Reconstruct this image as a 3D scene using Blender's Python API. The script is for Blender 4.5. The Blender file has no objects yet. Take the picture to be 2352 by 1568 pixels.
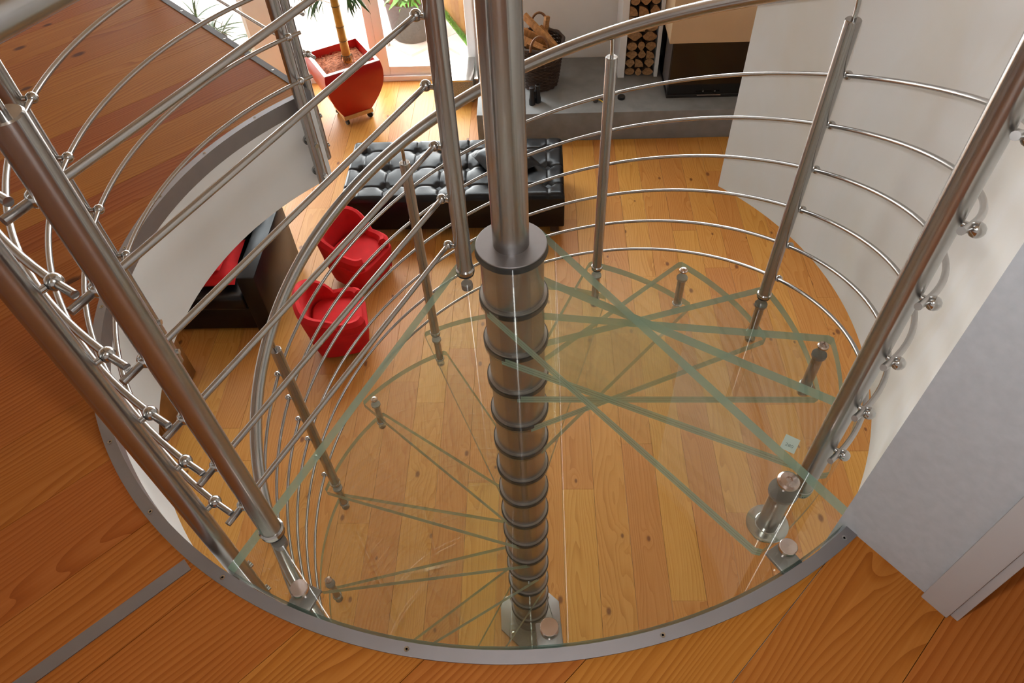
import bpy, bmesh, math, random
from mathutils import Vector, Matrix
random.seed(7)
sc = bpy.context.scene
COL = sc.collection
pi = math.pi
rad = math.radians
def cs(a, r=1.0): return (r*math.cos(rad(a)), r*math.sin(rad(a)))

# ------------------------------------------------------------------ camera
H = 0.187                      # riser
FZ = -15*H                     # lower floor level, upper floor = 0
CAM = Vector((-0.0132, -1.4698, 1.3287))
PITCH, ROLL, FPX = 0.8679, -0.0591, 1671.0
fwd = Vector((0, math.cos(PITCH), -math.sin(PITCH)))
r0 = Vector((1, 0, 0)); u0 = r0.cross(fwd)
rgt = r0*math.cos(ROLL) + u0*math.sin(ROLL); upv = rgt.cross(fwd)
cd = bpy.data.cameras.new('camera'); cam = bpy.data.objects.new('camera', cd); COL.objects.link(cam)
m = Matrix((rgt, upv, -fwd)).transposed().to_4x4(); m.translation = CAM
cam.matrix_world = m
cd.sensor_width = 36; cd.lens = FPX*36/2352; cd.clip_start = 0.01; cd.clip_end = 200
sc.camera = cam

# ------------------------------------------------------------------ light
sc.view_settings.view_transform = 'Standard'; sc.view_settings.look = 'None'
sc.view_settings.gamma = 1; sc.view_settings.use_curve_mapping = False
sc.view_settings.exposure = 0.68
sc.cycles.transparent_max_bounces = 48
sc.cycles.max_bounces = 6; sc.cycles.diffuse_bounces = 5; sc.cycles.glossy_bounces = 3
sc.cycles.sample_clamp_indirect = 6
W = bpy.data.worlds.new('sky'); sc.world = W; W.use_nodes = True
bg = W.node_tree.nodes['Background']; bg.inputs[0].default_value = (0.93, 0.97, 1.0, 1); bg.inputs[1].default_value = 6.0

def area(name, loc, tgt, sx, sy, power, col=(1, 1, 1)):
    l = bpy.data.lights.new(name, 'AREA'); l.shape = 'RECTANGLE'; l.size = sx; l.size_y = sy
    l.energy = power; l.color = col
    o = bpy.data.objects.new(name, l); COL.objects.link(o); o.location = loc
    o.rotation_euler = (Vector(tgt)-Vector(loc)).to_track_quat('-Z', 'Y').to_euler(); return o
RHO = rad(-3.5)
def rw(X, Y, z=0.0):           # lower-room frame -> world
    c, s = math.cos(RHO), math.sin(RHO)
    return Vector((c*X-s*Y, s*X+c*Y, FZ+z))
# daylight entering through the doors and an added upper window (just outside the panes)
area('daylight_doors', rw(-2.0, 5.97, 1.25), rw(-2.0, 0, 0.6), 3.6, 2.2, 120, (1, 0.98, 0.96))
area('added_upper_fill', rw(-0.5, 5.97, 3.85), rw(-0.5, 0, 2.4), 7.2, 2.1, 30, (0.95, 0.97, 1))  # unseen source, added to brighten the upper storey
fl = bpy.data.lights.new('flash', 'POINT'); fl.energy = 24.0; fl.shadow_soft_size = 0.03; fl.color = (0.93, 0.97, 1)
flo = bpy.data.objects.new('flash', fl); COL.objects.link(flo); flo.location = CAM + upv*0.11 + fwd*0.02

# ------------------------------------------------------------------ materials
class NT:
    def __init__(s, name):
        s.m = bpy.data.materials.new(name); s.m.use_nodes = True; s.t = s.m.node_tree
        s.b = s.t.nodes['Principled BSDF']; s.out = s.t.nodes['Material Output']
    def n(s, typ, **kw):
        nd = s.t.nodes.new(typ)
        for k, v in kw.items():
            if k in nd.inputs: nd.inputs[k].default_value = v
            else: setattr(nd, k, v)
        return nd
    def l(s, a, ao, b, bi): s.t.links.new(a.outputs[ao], b.inputs[bi])
    def ramp(s, src, so, stops):
        r = s.n('ShaderNodeValToRGB'); e = r.color_ramp.elements
        e[0].position, e[0].color = stops[0][0], (*stops[0][1], 1)
        e[1].position, e[1].color = stops[-1][0], (*stops[-1][1], 1)
        for p_, c_ in stops[1:-1]:
            x = e.new(p_); x.color = (*c_, 1)
        s.l(src, so, r, 0); return r
    def bump(s, src, so, st=0.2, dist=0.01):
        b = s.n('ShaderNodeBump'); b.inputs['Strength'].default_value = st; b.inputs['Distance'].default_value = dist
        s.l(src, so, b, 'Height'); s.l(b, 0, s.b, 'Normal')
def simple(name, col, rough=0.5, metal=0.0, noise=0.0, nscale=30, bump=0.0, coat=0.0, spec=0.5):
    q = NT(name); q.b.inputs['Roughness'].default_value = rough; q.b.inputs['Metallic'].default_value = metal
    q.b.inputs['Coat Weight'].default_value = coat; q.b.inputs['Specular IOR Level'].default_value = spec
    q.b.inputs['Base Color'].default_value = (*col, 1)
    if noise or bump:
        tc = q.n('ShaderNodeTexCoord'); nz = q.n('ShaderNodeTexNoise'); nz.inputs['Scale'].default_value = nscale
        nz.inputs['Detail'].default_value = 6; q.l(tc, 'Object', nz, 'Vector')
        if noise:
            r = q.ramp(nz, 0, [(0.3, tuple(c*(1-noise) for c in col)), (0.7, tuple(min(1, c*(1+noise)) for c in col))]); q.l(r, 0, q.b, 'Base Color')
        if bump: q.bump(nz, 0, bump, 0.004)
    return q.m
def wood(name, light, mid, dark, knotc, rough=0.42, seed=0.0, RF=46.0, A=5.0, con=0.45, spec=0.28):
    q = NT(name); tc = q.n('ShaderNodeTexCoord'); oi = q.n('ShaderNodeObjectInfo')
    mul = q.n('ShaderNodeMath', operation='MULTIPLY'); mul.inputs[1].default_value = 60; q.l(oi, 'Random', mul, 0)
    comb = q.n('ShaderNodeCombineXYZ'); q.l(mul, 0, comb, 0); q.l(mul, 0, comb, 1); comb.inputs[2].default_value = seed
    add = q.n('ShaderNodeVectorMath', operation='ADD'); q.l(tc, 'Object', add, 0); q.l(comb, 0, add, 1)
    # sparse knots: only some voronoi cells carry one
    mpk = q.n('ShaderNodeMapping'); mpk.inputs['Scale'].default_value = (2.6, 4.4, 1); q.l(add, 0, mpk, 0)
    vor = q.n('ShaderNodeTexVoronoi'); vor.voronoi_dimensions = '2D'; vor.inputs['Scale'].default_value = 1.0; q.l(mpk, 0, vor, 'Vector')
    sel = q.n('ShaderNodeSeparateColor'); q.l(vor, 'Color', sel, 0)
    pick = q.n('ShaderNodeMath', operation='GREATER_THAN'); q.l(sel, 0, pick, 0); pick.inputs[1].default_value = 0.62
    size = q.n('ShaderNodeMapRange'); q.l(sel, 1, size, 0); size.inputs[3].default_value = 0.028; size.inputs[4].default_value = 0.062
    kn = q.n('ShaderNodeMapRange'); kn.inputs[2].default_value = 0.26; kn.inputs[3].default_value = 1; kn.inputs[4].default_value = 0; q.l(vor, 'Distance', kn, 0)
    kn2 = q.n('ShaderNodeMath', operation='MULTIPLY'); q.l(kn, 0, kn2, 0); q.l(pick, 0, kn2, 1)
    # long grain lines, bent round the knots
    mp = q.n('ShaderNodeMapping'); mp.inputs['Scale'].default_value = (0.55, 4.0, 1); q.l(add, 0, mp, 0)
    n1 = q.n('ShaderNodeTexNoise'); n1.inputs['Scale'].default_value = 1.0; n1.inputs['Detail'].default_value = 2.5; q.l(mp, 0, n1, 'Vector')
    sp = q.n('ShaderNodeSeparateXYZ'); q.l(add, 0, sp, 0)
    r1 = q.n('ShaderNodeMath', operation='MULTIPLY'); q.l(sp, 1, r1, 0); r1.inputs[1].default_value = RF
    r2 = q.n('ShaderNodeMath', operation='MULTIPLY_ADD'); q.l(n1, 0, r2, 0); r2.inputs[1].default_value = A*4; q.l(r1, 0, r2, 2)
    r3 = q.n('ShaderNodeMath', operation='MULTIPLY_ADD'); q.l(kn2, 0, r3, 0); r3.inputs[1].default_value = 2.2; q.l(r2, 0, r3, 2)
    fr = q.n('ShaderNodeMath', operation='FRACT'); q.l(r3, 0, fr, 0)
    sq = q.n('ShaderNodeMath', operation='POWER'); q.l(fr, 0, sq, 0); sq.inputs[1].default_value = 2.2
    mp2 = q.n('ShaderNodeMapping'); mp2.inputs['Scale'].default_value = (2.5, 150, 1); q.l(add, 0, mp2, 0)
    n2 = q.n('ShaderNodeTexNoise'); n2.inputs['Scale'].default_value = 1.0; n2.inputs['Detail'].default_value = 4; q.l(mp2, 0, n2, 'Vector')
    mp3 = q.n('ShaderNodeMapping'); mp3.inputs['Scale'].default_value = (0.5, 6, 1); q.l(add, 0, mp3, 0)
    n3 = q.n('ShaderNodeTexNoise'); n3.inputs['Scale'].default_value = 1.3; q.l(mp3, 0, n3, 'Vector')
    m1 = q.n('ShaderNodeMath', operation='MULTIPLY'); q.l(sq, 0, m1, 0); q.l(n3, 0, m1, 1)      # lines fade in and out across the board
    m2 = q.n('ShaderNodeMath', operation='MULTIPLY_ADD'); q.l(m1, 0, m2, 0); m2.inputs[1].default_value = con*1.9
    m3 = q.n('ShaderNodeMath', operation='MULTIPLY'); q.l(n2, 0, m3, 0); m3.inputs[1].default_value = 0.42; q.l(m3, 0, m2, 2)
    r = q.ramp(m2, 0, [(0.08, light), (0.42, mid), (0.95, dark)])
    hs = q.n('ShaderNodeHueSaturation'); q.l(r, 0, hs, 'Color')
    v = q.n('ShaderNodeMapRange'); q.l(oi, 'Random', v, 0); v.inputs[3].default_value = 0.91; v.inputs[4].default_value = 1.10; q.l(v, 0, hs, 'Value')
    v2 = q.n('ShaderNodeMapRange'); q.l(oi, 'Random', v2, 0); v2.inputs[3].default_value = 0.490; v2.inputs[4].default_value = 0.508; q.l(v2, 0, hs, 'Hue')
    ratio = q.n('ShaderNodeMath', operation='DIVIDE'); q.l(vor, 'Distance', ratio, 0); q.l(size, 0, ratio, 1)
    kd = q.n('ShaderNodeMapRange'); q.l(ratio, 0, kd, 0); kd.inputs[1].default_value = 0.7; kd.inputs[2].default_value = 1.5; kd.inputs[3].default_value = 0.85; kd.inputs[4].default_value = 0
    kd2 = q.n('ShaderNodeMath', operation='MULTIPLY'); q.l(kd, 0, kd2, 0); q.l(pick, 0, kd2, 1)
    mix = q.n('ShaderNodeMix', data_type='RGBA'); q.l(kd2, 0, mix, 0); q.t.links.new(hs.outputs[0], mix.inputs[6]); mix.inputs[7].default_value = (*knotc, 1)
    q.t.links.new(mix.outputs[2], q.b.inputs['Base Color'])
    q.b.inputs['Roughness'].default_value = rough; q.b.inputs['Specular IOR Level'].default_value = spec
    q.bump(n2, 0, 0.10, 0.002)
    return q.m
def glass(name, tint, refl=1.0, f0=0.045):
    q = NT(name); q.t.nodes.remove(q.b)
    tr = q.n('ShaderNodeBsdfTransparent'); tr.inputs[0].default_value = (*tint, 1)
    gl = q.n('ShaderNodeBsdfGlossy'); gl.inputs['Roughness'].default_value = 0.004
    lw = q.n('ShaderNodeLayerWeight'); lw.inputs[0].default_value = 0.5
    pw = q.n('ShaderNodeMath', operation='POWER'); q.l(lw, 'Facing', pw, 0); pw.inputs[1].default_value = 5
    ma = q.n('ShaderNodeMath', operation='MULTIPLY_ADD'); q.l(pw, 0, ma, 0); ma.inputs[1].default_value = 0.9*refl; ma.inputs[2].default_value = f0*refl
    mx = q.n('ShaderNodeMixShader'); q.l(ma, 0, mx, 0); q.l(tr, 0, mx, 1); q.l(gl, 0, mx, 2); q.l(mx, 0, q.out, 0)
    return q.m
def glass_edge(name, tint, body, trans=0.45):
    q = NT(name)
    q.b.inputs['Base Color'].default_value = (*body, 1); q.b.inputs['Roughness'].default_value = 0.12
    tr = q.n('ShaderNodeBsdfTransparent'); tr.inputs[0].default_value = (*tint, 1)
    mx = q.n('ShaderNodeMixShader'); mx.inputs[0].default_value = trans; q.l(q.b, 0, mx, 1); q.l(tr, 0, mx, 2); q.l(mx, 0, q.out, 0)
    return q.m
def steel(name, col, rough, aniso=0.0, rot=0.0):
    q = NT(name); q.b.inputs['Metallic'].default_value = 1; q.b.inputs['Base Color'].default_value = (*col, 1)
    q.b.inputs['Roughness'].default_value = rough
    if aniso:
        q.b.inputs['Anisotropic'].default_value = aniso; q.b.inputs['Anisotropic Rotation'].default_value = rot
        tg = q.n('ShaderNodeTangent'); tg.direction_type = 'RADIAL'; tg.axis = 'Z'; q.l(tg, 0, q.b, 'Tangent')
    else:
        tc = q.n('ShaderNodeTexCoord'); nz = q.n('ShaderNodeTexNoise'); nz.inputs['Scale'].default_value = 25; q.l(tc, 'Object', nz, 'Vector')
        mr = q.n('ShaderNodeMapRange'); q.l(nz, 0, mr, 0); mr.inputs[3].default_value = rough*0.8; mr.inputs[4].default_value = rough*1.25; q.l(mr, 0, q.b, 'Roughness')
    return q.m
M = dict(
    steel=steel('brushed_steel', (0.43, 0.41, 0.395), 0.24),
    steelv=steel('brushed_steel_tube', (0.42, 0.405, 0.39), 0.24, 0.85, 0.25),
    steel2=steel('satin_steel_edge', (0.30, 0.28, 0.285), 0.5),
    steelb=steel('polished_steel', (0.50, 0.49, 0.475), 0.16),
    rubber=simple('black_rubber', (0.012, 0.012, 0.014), 0.45),
    glass=glass('tread_glass', (0.968, 0.978, 0.945), 1.25),
    gedge=glass_edge('tread_glass_edge', (0.70, 0.84, 0.74), (0.36, 0.53, 0.45), 0.36),
    gline=simple('laminate_line', (0.03, 0.055, 0.045), 0.4),
    pane=glass('window_glass', (0.97, 0.985, 0.98), 1.0),
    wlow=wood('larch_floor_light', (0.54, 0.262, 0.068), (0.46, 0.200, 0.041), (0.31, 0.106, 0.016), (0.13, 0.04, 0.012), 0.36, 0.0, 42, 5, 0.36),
    wup=wood('larch_floor_dimlit', (0.40, 0.142, 0.026), (0.31, 0.094, 0.012), (0.19, 0.045, 0.005), (0.06, 0.015, 0.005), 0.6, 3.0, 72, 6, 0.42, 0.10),  # same larch, with the upper floor's dimmer, warmer light put into the colour
    wroof=simple('spruce_ceiling_boards', (0.44, 0.32, 0.20), 0.7, 0, 0.15, 6),
    white=simple('white_plaster', (0.76, 0.75, 0.73), 0.85, 0, 0.03, 4, 0.05),
    frame=simple('white_frame', (0.78, 0.81, 0.83), 0.4),
    beige=simple('beige_plaster', (0.60, 0.44, 0.27), 0.85, 0, 0.03, 5, 0.04),
    hearth=simple('grey_screed', (0.205, 0.212, 0.215), 0.55, 0, 0.12, 9, 0.05),
    leather=simple('black_leather', (0.006, 0.0065, 0.008), 0.30, 0, 0, 90, 0.12, 0, 0.3),
    leatherd=simple('black_leather_button', (0.008, 0.008, 0.01), 0.4),
    redfab=simple('red_fabric', (0.52, 0.002, 0.004), 0.85, 0, 0.12, 12, 0.12),
    redlac=simple('red_lacquer', (0.40, 0.005, 0.005), 0.3, 0, 0.05, 6),
    pinkrim=simple('pale_rim', (0.62, 0.45, 0.46), 0.3),
    coir=simple('coir_mulch', (0.30, 0.10, 0.045), 0.95, 0, 0.6, 60, 0.8),
    bamboo=simple('bamboo_cane', (0.52, 0.26, 0.035), 0.4, 0, 0.3, 12),
    node_=simple('bamboo_node', (0.13, 0.075, 0.025), 0.7),
    leaf=simple('leaf_green', (0.035, 0.10, 0.015), 0.5, 0, 0.4, 20),
    leafb=simple('leaf_bright', (0.10, 0.25, 0.03), 0.5, 0, 0.4, 20),
    stone=simple('speckled_stone', (0.055, 0.044, 0.035), 0.8, 0, 0.75, 160, 0.3),
    granite=simple('granite', (0.33, 0.28, 0.20), 0.25, 0, 0.5, 120),
    tile=simple('terrace_tile', (0.50, 0.40, 0.34), 0.7, 0, 0.25, 3, 0.1),
    wicker=simple('dark_wicker', (0.045, 0.024, 0.014), 0.6, 0, 0.4, 40),
    wickerl=simple('brown_wicker', (0.20, 0.085, 0.028), 0.55, 0, 0.3, 40),
    fire=simple('split_wood', (0.42, 0.20, 0.065), 0.75, 0, 0.3, 30, 0.2),
    firee=simple('split_wood_face', (0.36, 0.20, 0.09), 0.8, 0, 0.35, 40, 0.2),
    bark=simple('bark', (0.10, 0.055, 0.03), 0.9, 0, 0.5, 40, 0.4),
    fglass=simple('fire_glass', (0.010, 0.009, 0.008), 0.08),
    fmetal=simple('fire_frame', (0.015, 0.014, 0.014), 0.35),
    plastic=simple('black_plastic', (0.012, 0.012, 0.013), 0.35),
    yellow=simple('yellow_cord', (0.75, 0.50, 0.02), 0.5),
    fence=wood('fence_board', (0.30, 0.13, 0.03), (0.25, 0.10, 0.02), (0.19, 0.07, 0.012), (0.15, 0.05, 0.02), 0.6, 7.0, 40, 4, 0.3),
    grass=simple('grass', (0.12, 0.24, 0.03), 0.9, 0, 0.4, 40, 0.5),
    cabinet=simple('brown_wood', (0.24, 0.105, 0.03), 0.45, 0, 0.2, 10),
    pallet=simple('plain_pine', (0.62, 0.36, 0.14), 0.5, 0, 0.1, 14),
    sticker=simple('sticker_film', (0.42, 0.50, 0.44), 0.4),
    ink=simple('sticker_ink', (0.12, 0.16, 0.14), 0.6),
    warmsteel=steel('steel_warm_reflection', (0.60, 0.49, 0.43), 0.22),  # steel with warm reflections of the room put into its base colour
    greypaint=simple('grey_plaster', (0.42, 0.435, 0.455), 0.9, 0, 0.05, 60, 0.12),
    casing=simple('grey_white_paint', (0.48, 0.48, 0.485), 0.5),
    greytrim=simple('grey_anodised_trim', (0.16, 0.15, 0.15), 0.6, 0, 0.05, 30, 0, 0, 0.2),
    leafd=simple('leaf_dark', (0.010, 0.032, 0.005), 0.6, 0, 0.4, 20),
    wallup=simple('white_wall_upper', (0.78, 0.77, 0.76), 0.9, 0, 0.02, 3),
)
def wall_caustics():
    q = NT('curved_wall_caustic_blotches'); tc = q.n('ShaderNodeTexCoord')
    mp = q.n('ShaderNodeMapping'); mp.inputs['Scale'].default_value = (2.2, 2.2, 0.9); q.l(tc, 'Object', mp, 0)
    nz = q.n('ShaderNodeTexNoise'); nz.inputs['Scale'].default_value = 1.6; nz.inputs['Detail'].default_value = 3; nz.inputs['Distortion'].default_value = 1.2; q.l(mp, 0, nz, 'Vector')
    r = q.ramp(nz, 0, [(0.28, (0.74, 0.70, 0.63)), (0.6, (0.77, 0.76, 0.74))]); q.l(r, 0, q.b, 'Base Color')  # faint brown blotches: glass shadows and caustics put into the wall colour
    q.b.inputs['Roughness'].default_value = 0.75
    n2 = q.n('ShaderNodeTexNoise'); n2.inputs['Scale'].default_value = 220; q.l(tc, 'Object', n2, 'Vector'); q.bump(n2, 0, 0.06, 0.002)
    return q.m
M['wallcaust'] = wall_caustics()

# ------------------------------------------------------------------ mesh helpers
class MB:
    def __init__(s): s.v = []; s.f = []; s.mi = []; s.sm = []
    def face(s, idx, mi=0, sm=False): s.f.append(tuple(idx)); s.mi.append(mi); s.sm.append(sm)
    def box(s, x0, x1, y0, y1, z0, z1, mi=0, mat=None):
        b = len(s.v); pts = [(x, y, z) for z in (z0, z1) for y in (y0, y1) for x in (x0, x1)]
        if mat is not None: pts = [tuple(mat @ Vector(p)) for p in pts]
        s.v += pts
        for q in ((0, 2, 3, 1), (4, 5, 7, 6), (0, 1, 5, 4), (2, 6, 7, 3), (0, 4, 6, 2), (1, 3, 7, 5)): s.face([b+i for i in q], mi)
        return s
    def prism(s, poly, z0, z1, mt=0, ms=0, mb=None, sm=False, caps=True):
        b = len(s.v); n = len(poly)
        s.v += [(x, y, z0) for x, y in poly] + [(x, y, z1) for x, y in poly]
        if caps:
            s.face([b+i for i in range(n-1, -1, -1)], mt if mb is None else mb); s.face([b+n+i for i in range(n)], mt)
        for i in range(n): j = (i+1) % n; s.face([b+i, b+j, b+n+j, b+n+i], ms(i) if callable(ms) else ms, sm)
        return s
    def lathe(s, prof, n=24, c=(0, 0, 0), mi=0, mat=None, sm=True, cap=True, a0=0):
        b = len(s.v)
        for r, z in prof:
            for i in range(n):
                a = 2*pi*i/n+a0; p = Vector((r*math.cos(a), r*math.sin(a), z))
                if mat is not None: p = mat @ p
                s.v.append((p[0]+c[0], p[1]+c[1], p[2]+c[2]))
        for k in range(len(prof)-1):
            for i in range(n):
                j = (i+1) % n; s.face([b+k*n+i, b+k*n+j, b+(k+1)*n+j, b+(k+1)*n+i], mi, sm)
        if cap:
            s.face([b+i for i in range(n-1, -1, -1)], mi); e = b+(len(prof)-1)*n; s.face([e+i for i in range(n)], mi)
        return s
    def tube(s, path, r, n=12, mi=0, closed=False, cap=True, rs=None):
        b = len(s.v); P = [Vector(p) for p in path]; L = len(P)
        t0 = (P[1]-P[0]).normalized(); ref = Vector((0, 0, 1)) if abs(t0.z) < 0.9 else Vector((1, 0, 0))
        nrm = (ref - t0*ref.dot(t0)).normalized()
        for k in range(L):
            if closed: t = (P[(k+1) % L]-P[k-1]).normalized()
            else: t = (P[min(k+1, L-1)]-P[max(k-1, 0)]).normalized()
            nrm = (nrm - t*nrm.dot(t)).normalized(); bi = t.cross(nrm)
            rr = r if rs is None else rs[k]
            for i in range(n):
                a = 2*pi*i/n; q = P[k]+nrm*(rr*math.cos(a))+bi*(rr*math.sin(a)); s.v.append(tuple(q))
        for k in range(L if closed else L-1):
            k2 = (k+1) % L
            for i in range(n):
                j = (i+1) % n; s.face([b+k*n+i, b+k*n+j, b+k2*n+j, b+k2*n+i], mi, True)
        if cap and not closed:
            s.face([b+i for i in range(n-1, -1, -1)], mi); e = b+(L-1)*n; s.face([e+i for i in range(n)], mi)
        return s
    def sphere(s, c, r, n=12, k=8, mi=0, sc=(1, 1, 1)):
        prof = [(max(1e-4, r*math.sin(pi*i/k)), -r*math.cos(pi*i/k)) for i in range(k+1)]
        return s.lathe(prof, n, c, mi, Matrix.Diagonal((*sc, 1)))
    def mesh(s, name, mats):
        me = bpy.data.meshes.new(name); me.from_pydata(s.v, [], s.f)
        for q in (mats if isinstance(mats, (list, tuple)) else [mats]): me.materials.append(M[q] if isinstance(q, str) else q)
        me.polygons.foreach_set('material_index', s.mi); me.polygons.foreach_set('use_smooth', s.sm); me.update(); me.set_sharp_from_angle(angle=rad(38)); return me
    def obj(s, name, mats, parent=None, bevel=0.0, seg=2):
        me = s.mesh(name, mats); o = bpy.data.objects.new(name, me); COL.objects.link(o); o.parent = parent
        if bevel:
            b = bmesh.new(); b.from_mesh(me); bmesh.ops.remove_doubles(b, verts=b.verts, dist=1e-5)
            ed = [e for e in b.edges if len(e.link_faces) == 2 and e.calc_face_angle(0) > 0.5]
            bmesh.ops.bevel(b, geom=ed, offset=bevel, segments=seg, affect='EDGES', profile=0.5); b.to_mesh(me); b.free()
            for p_ in me.polygons: p_.use_smooth = True
            md = me; 
            try: me.set_sharp_from_angle(angle=rad(40))
            except Exception: pass
        return o
def inst(name, me, parent=None, loc=(0, 0, 0), rot=(0, 0, 0), scale=(1, 1, 1)):
    o = bpy.data.objects.new(name, me); COL.objects.link(o); o.parent = parent
    o.location = loc; o.rotation_euler = rot; o.scale = scale; return o
def empty(name, loc=(0, 0, 0), rz=0.0, parent=None):
    o = bpy.data.objects.new(name, None); COL.objects.link(o); o.location = loc; o.rotation_euler = (0, 0, rz); o.parent = parent
    o.empty_display_size = 0.1; return o
def tag(o, label, cat, group=None, kind=None):
    o['label'] = label; o['category'] = cat
    if group: o['group'] = group
    if kind: o['kind'] = kind
    return o
def struct(o, label=None, cat=None):
    o['kind'] = 'structure'
    if label: o['label'] = label
    if cat: o['category'] = cat
    return o
def frame_to(v):               # matrix turning +z into v
    return Vector(v).to_track_quat('Z', 'Y').to_matrix().to_4x4()

# ------------------------------------------------------------------ SETTING: lower floor
PL, PW = 2.6, 0.2
def plank_mesh(L, w, th, mat, name='plank'):
    o = MB(); g = 0.0007; o.box(0, L-g, g, w-g, -th, 0)
    me = o.mesh(name, mat)
    b = bmesh.new(); b.from_mesh(me)
    top = [e for e in b.edges if all(abs(v.co.z) < 1e-6 for v in e.verts)]
    bmesh.ops.bevel(b, geom=top, offset=0.0009, segments=1, affect='EDGES'); b.to_mesh(me); b.free()
    return me
fl_low = struct(empty('floor_lower', (0, 0, FZ)), 'pale larch plank floor of the living room below the stairs', 'floor')
pm = plank_mesh(PL, PW, 0.02, 'wlow')
x = -5.0; k = 0
while x < 4.0:
    y = -3.6 - random.random()*PL
    while y < 5.72:
        L = PL
        q = rw(x+PW, y)      # plank along room Y : local x -> +Y
        if y+PL > 5.76:
            mm_ = plank_mesh(5.735-y, PW, 0.02, 'wlow')
        else: mm_ = pm
        if 5.735-y > 0.03:
            o = inst('plank', mm_, fl_low, (q.x, q.y, 0), (0, 0, RHO+pi/2))
        y += PL
    x += PW
sub = MB().box(-5.1, 4.1, -4.2, 5.74, -0.06, -0.021).obj('subfloor', 'hearth', fl_low); sub.rotation_euler = (0, 0, RHO)

# ------------------------------------------------------------------ SETTING: upper floor round the stair well
RW = 1.06; U = rad(41.7)
def uv(u, v): return (u*math.cos(U)-v*math.sin(U), u*math.sin(U)+v*math.cos(U))
RING0, RING1 = 1.057, 1.081
def row_poly(v0, v1):
    """plank row outlines in u,v"""
    if v1 <= -RING1+0.03: return [[(-4.2, v0), (2.6, v0), (2.6, v1), (-4.2, v1)]]
    if v0 >= RING1-0.03: return [[(-4.2, v0), (0.043, v0), (0.043, v1), (-4.2, v1)]]
    R = RING1; n = 10; out = [(-4.2, v0)]
    for i in range(n+1):
        v = v0+(v1-v0)*i/n; out.append((-math.sqrt(max(R*R-v*v, 0)), v))
    out.append((-4.2, v1)); return [out]
rows = []
v = -1.06
lows = [-1.06-0.2*i for i in range(1, 12)]
for a in lows: rows.append((a, a+0.2))
v = -1.06
while v < 1.059:
    rows.append((v, min(v+0.2, 1.06))); v += 0.2
v = 1.06
while v < 3.4: rows.append((v, v+0.2)); v += 0.2
fl_up = struct(empty('floor_upper', (0, 0, 0)), 'larch plank floor, toned brown for dim warm light, around the round stair opening', 'floor')
ceil_mb = MB()
for a, b_ in rows:
    for poly in row_poly(a, b_):
        # split long rows with end joints out of view
        us = [p_[0] for p_ in poly]
        g = 0.0006
        vm = (a+b_)/2
        def emit(pl):
            umin = min(p_[0] for p_ in pl)
            pts = [(p_[0]-umin, min(max(p_[1], a+g), b_-g)-a) for p_ in pl]
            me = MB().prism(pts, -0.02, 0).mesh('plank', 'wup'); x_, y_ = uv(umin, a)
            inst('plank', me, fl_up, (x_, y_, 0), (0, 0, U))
        cut = -2.4+random.uniform(-0.7, 0.3)
        emit([(-4.2, a), (cut, a), (cut, b_), (-4.2, b_)])
        p2 = [(max(p_[0], cut+0.001), p_[1]) for p_ in poly]
        if max(us) > 2:
            emit([(cut+0.001, a), (1.75, a), (1.75, b_), (cut+0.001, b_)]); emit([(1.751, a), (2.6, a), (2.6, b_), (1.751, b_)])
        else: emit(p2)
        w = [uv(*p_) for p_ in poly]; ceil_mb.prism(w, -0.355, -0.021)
o = struct(ceil_mb.obj('ceiling_lower', 'white'), 'white slab under the upper floor', 'ceiling')
def arc_band(r0_, r1_, z0, z1, a0, a1, n, mi=0, m0=None):
    mb = MB(); ang = [a0+(a1-a0)*i/n for i in range(n+1)]
    for a in ang:
        for r in (r0_, r1_):
            for z in (z0, z1): x_, y_ = cs(a, r); mb.v.append((x_, y_, z))
    for i in range(n):
        b = i*4
        for q, sm in (((0, 1, 5, 4), 1), ((2, 6, 7, 3), 1), ((1, 3, 7, 5), 0), ((0, 4, 6, 2), 0)): mb.face([b+t for t in q], mi, bool(sm))
    mb.face((0, 2, 3, 1), mi if m0 is None else m0); e = n*4; mb.face((e, e+1, e+3, e+2), mi); mb.sharp = True
    return mb
A_FAR, A_JAMB = 131.0, 305.3
fas = struct(arc_band(RW, RING1, -0.355, -0.054, A_FAR, A_JAMB, 90).obj('wall_well', 'white'), 'white curved edge of the floor slab facing the stair well', 'wall')
rim = struct(arc_band(RING0, RING1, -0.054, 0.003, A_FAR, A_JAMB, 120).obj('trim_1', 'steel2'), 'steel edge band around the round stair opening', 'trim')
scr = MB().lathe([(0.005, 0), (0.005, 0.0008), (0.0022, 0.0006), (0.0018, -0.001)], 12).mesh('screw', 'steelb')
for a in (140, 152, 164, 176, 188, 200, 212, 224, 236.5, 257.5, 282, 304):
    x_, y_ = cs(a, (RING0+RING1)/2); inst('screw', scr, rim, (x_, y_, 0.003))
st = MB(); st.box(-3.2, -RING0-0.012, -0.014, 0.014, -0.004, 0.0025)
tr2 = struct(st.obj('trim_2', 'steel2'), 'flat steel strip let into the upper plank floor', 'trim'); tr2.location = (*uv(0, -0.228), 0); tr2.rotation_euler = (0, 0, U-rad(1.5))
for uu in (-1.42, -1.9): inst('screw', scr, tr2, (uu, 0, 0.0025))
g3 = MB(); g3.box(0.043, 0.067, 1.06, 3.4, -0.055, 0.003)
tr3 = struct(g3.obj('trim_3', 'greytrim'), 'straight steel edge strip along the gallery floor', 'trim'); tr3.rotation_euler = (0, 0, U)
for vv in (1.28, 1.62, 1.96, 2.3): inst('screw', scr, tr3, (0.055, vv, 0.003))
g4 = MB(); g4.box(0.043, 0.062, 1.06, 3.4, -0.355, -0.055)
o = struct(g4.obj('wall_gallery', 'white'), 'white slab face under the straight gallery edge', 'wall'); o.rotation_euler = (0, 0, U)

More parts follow.
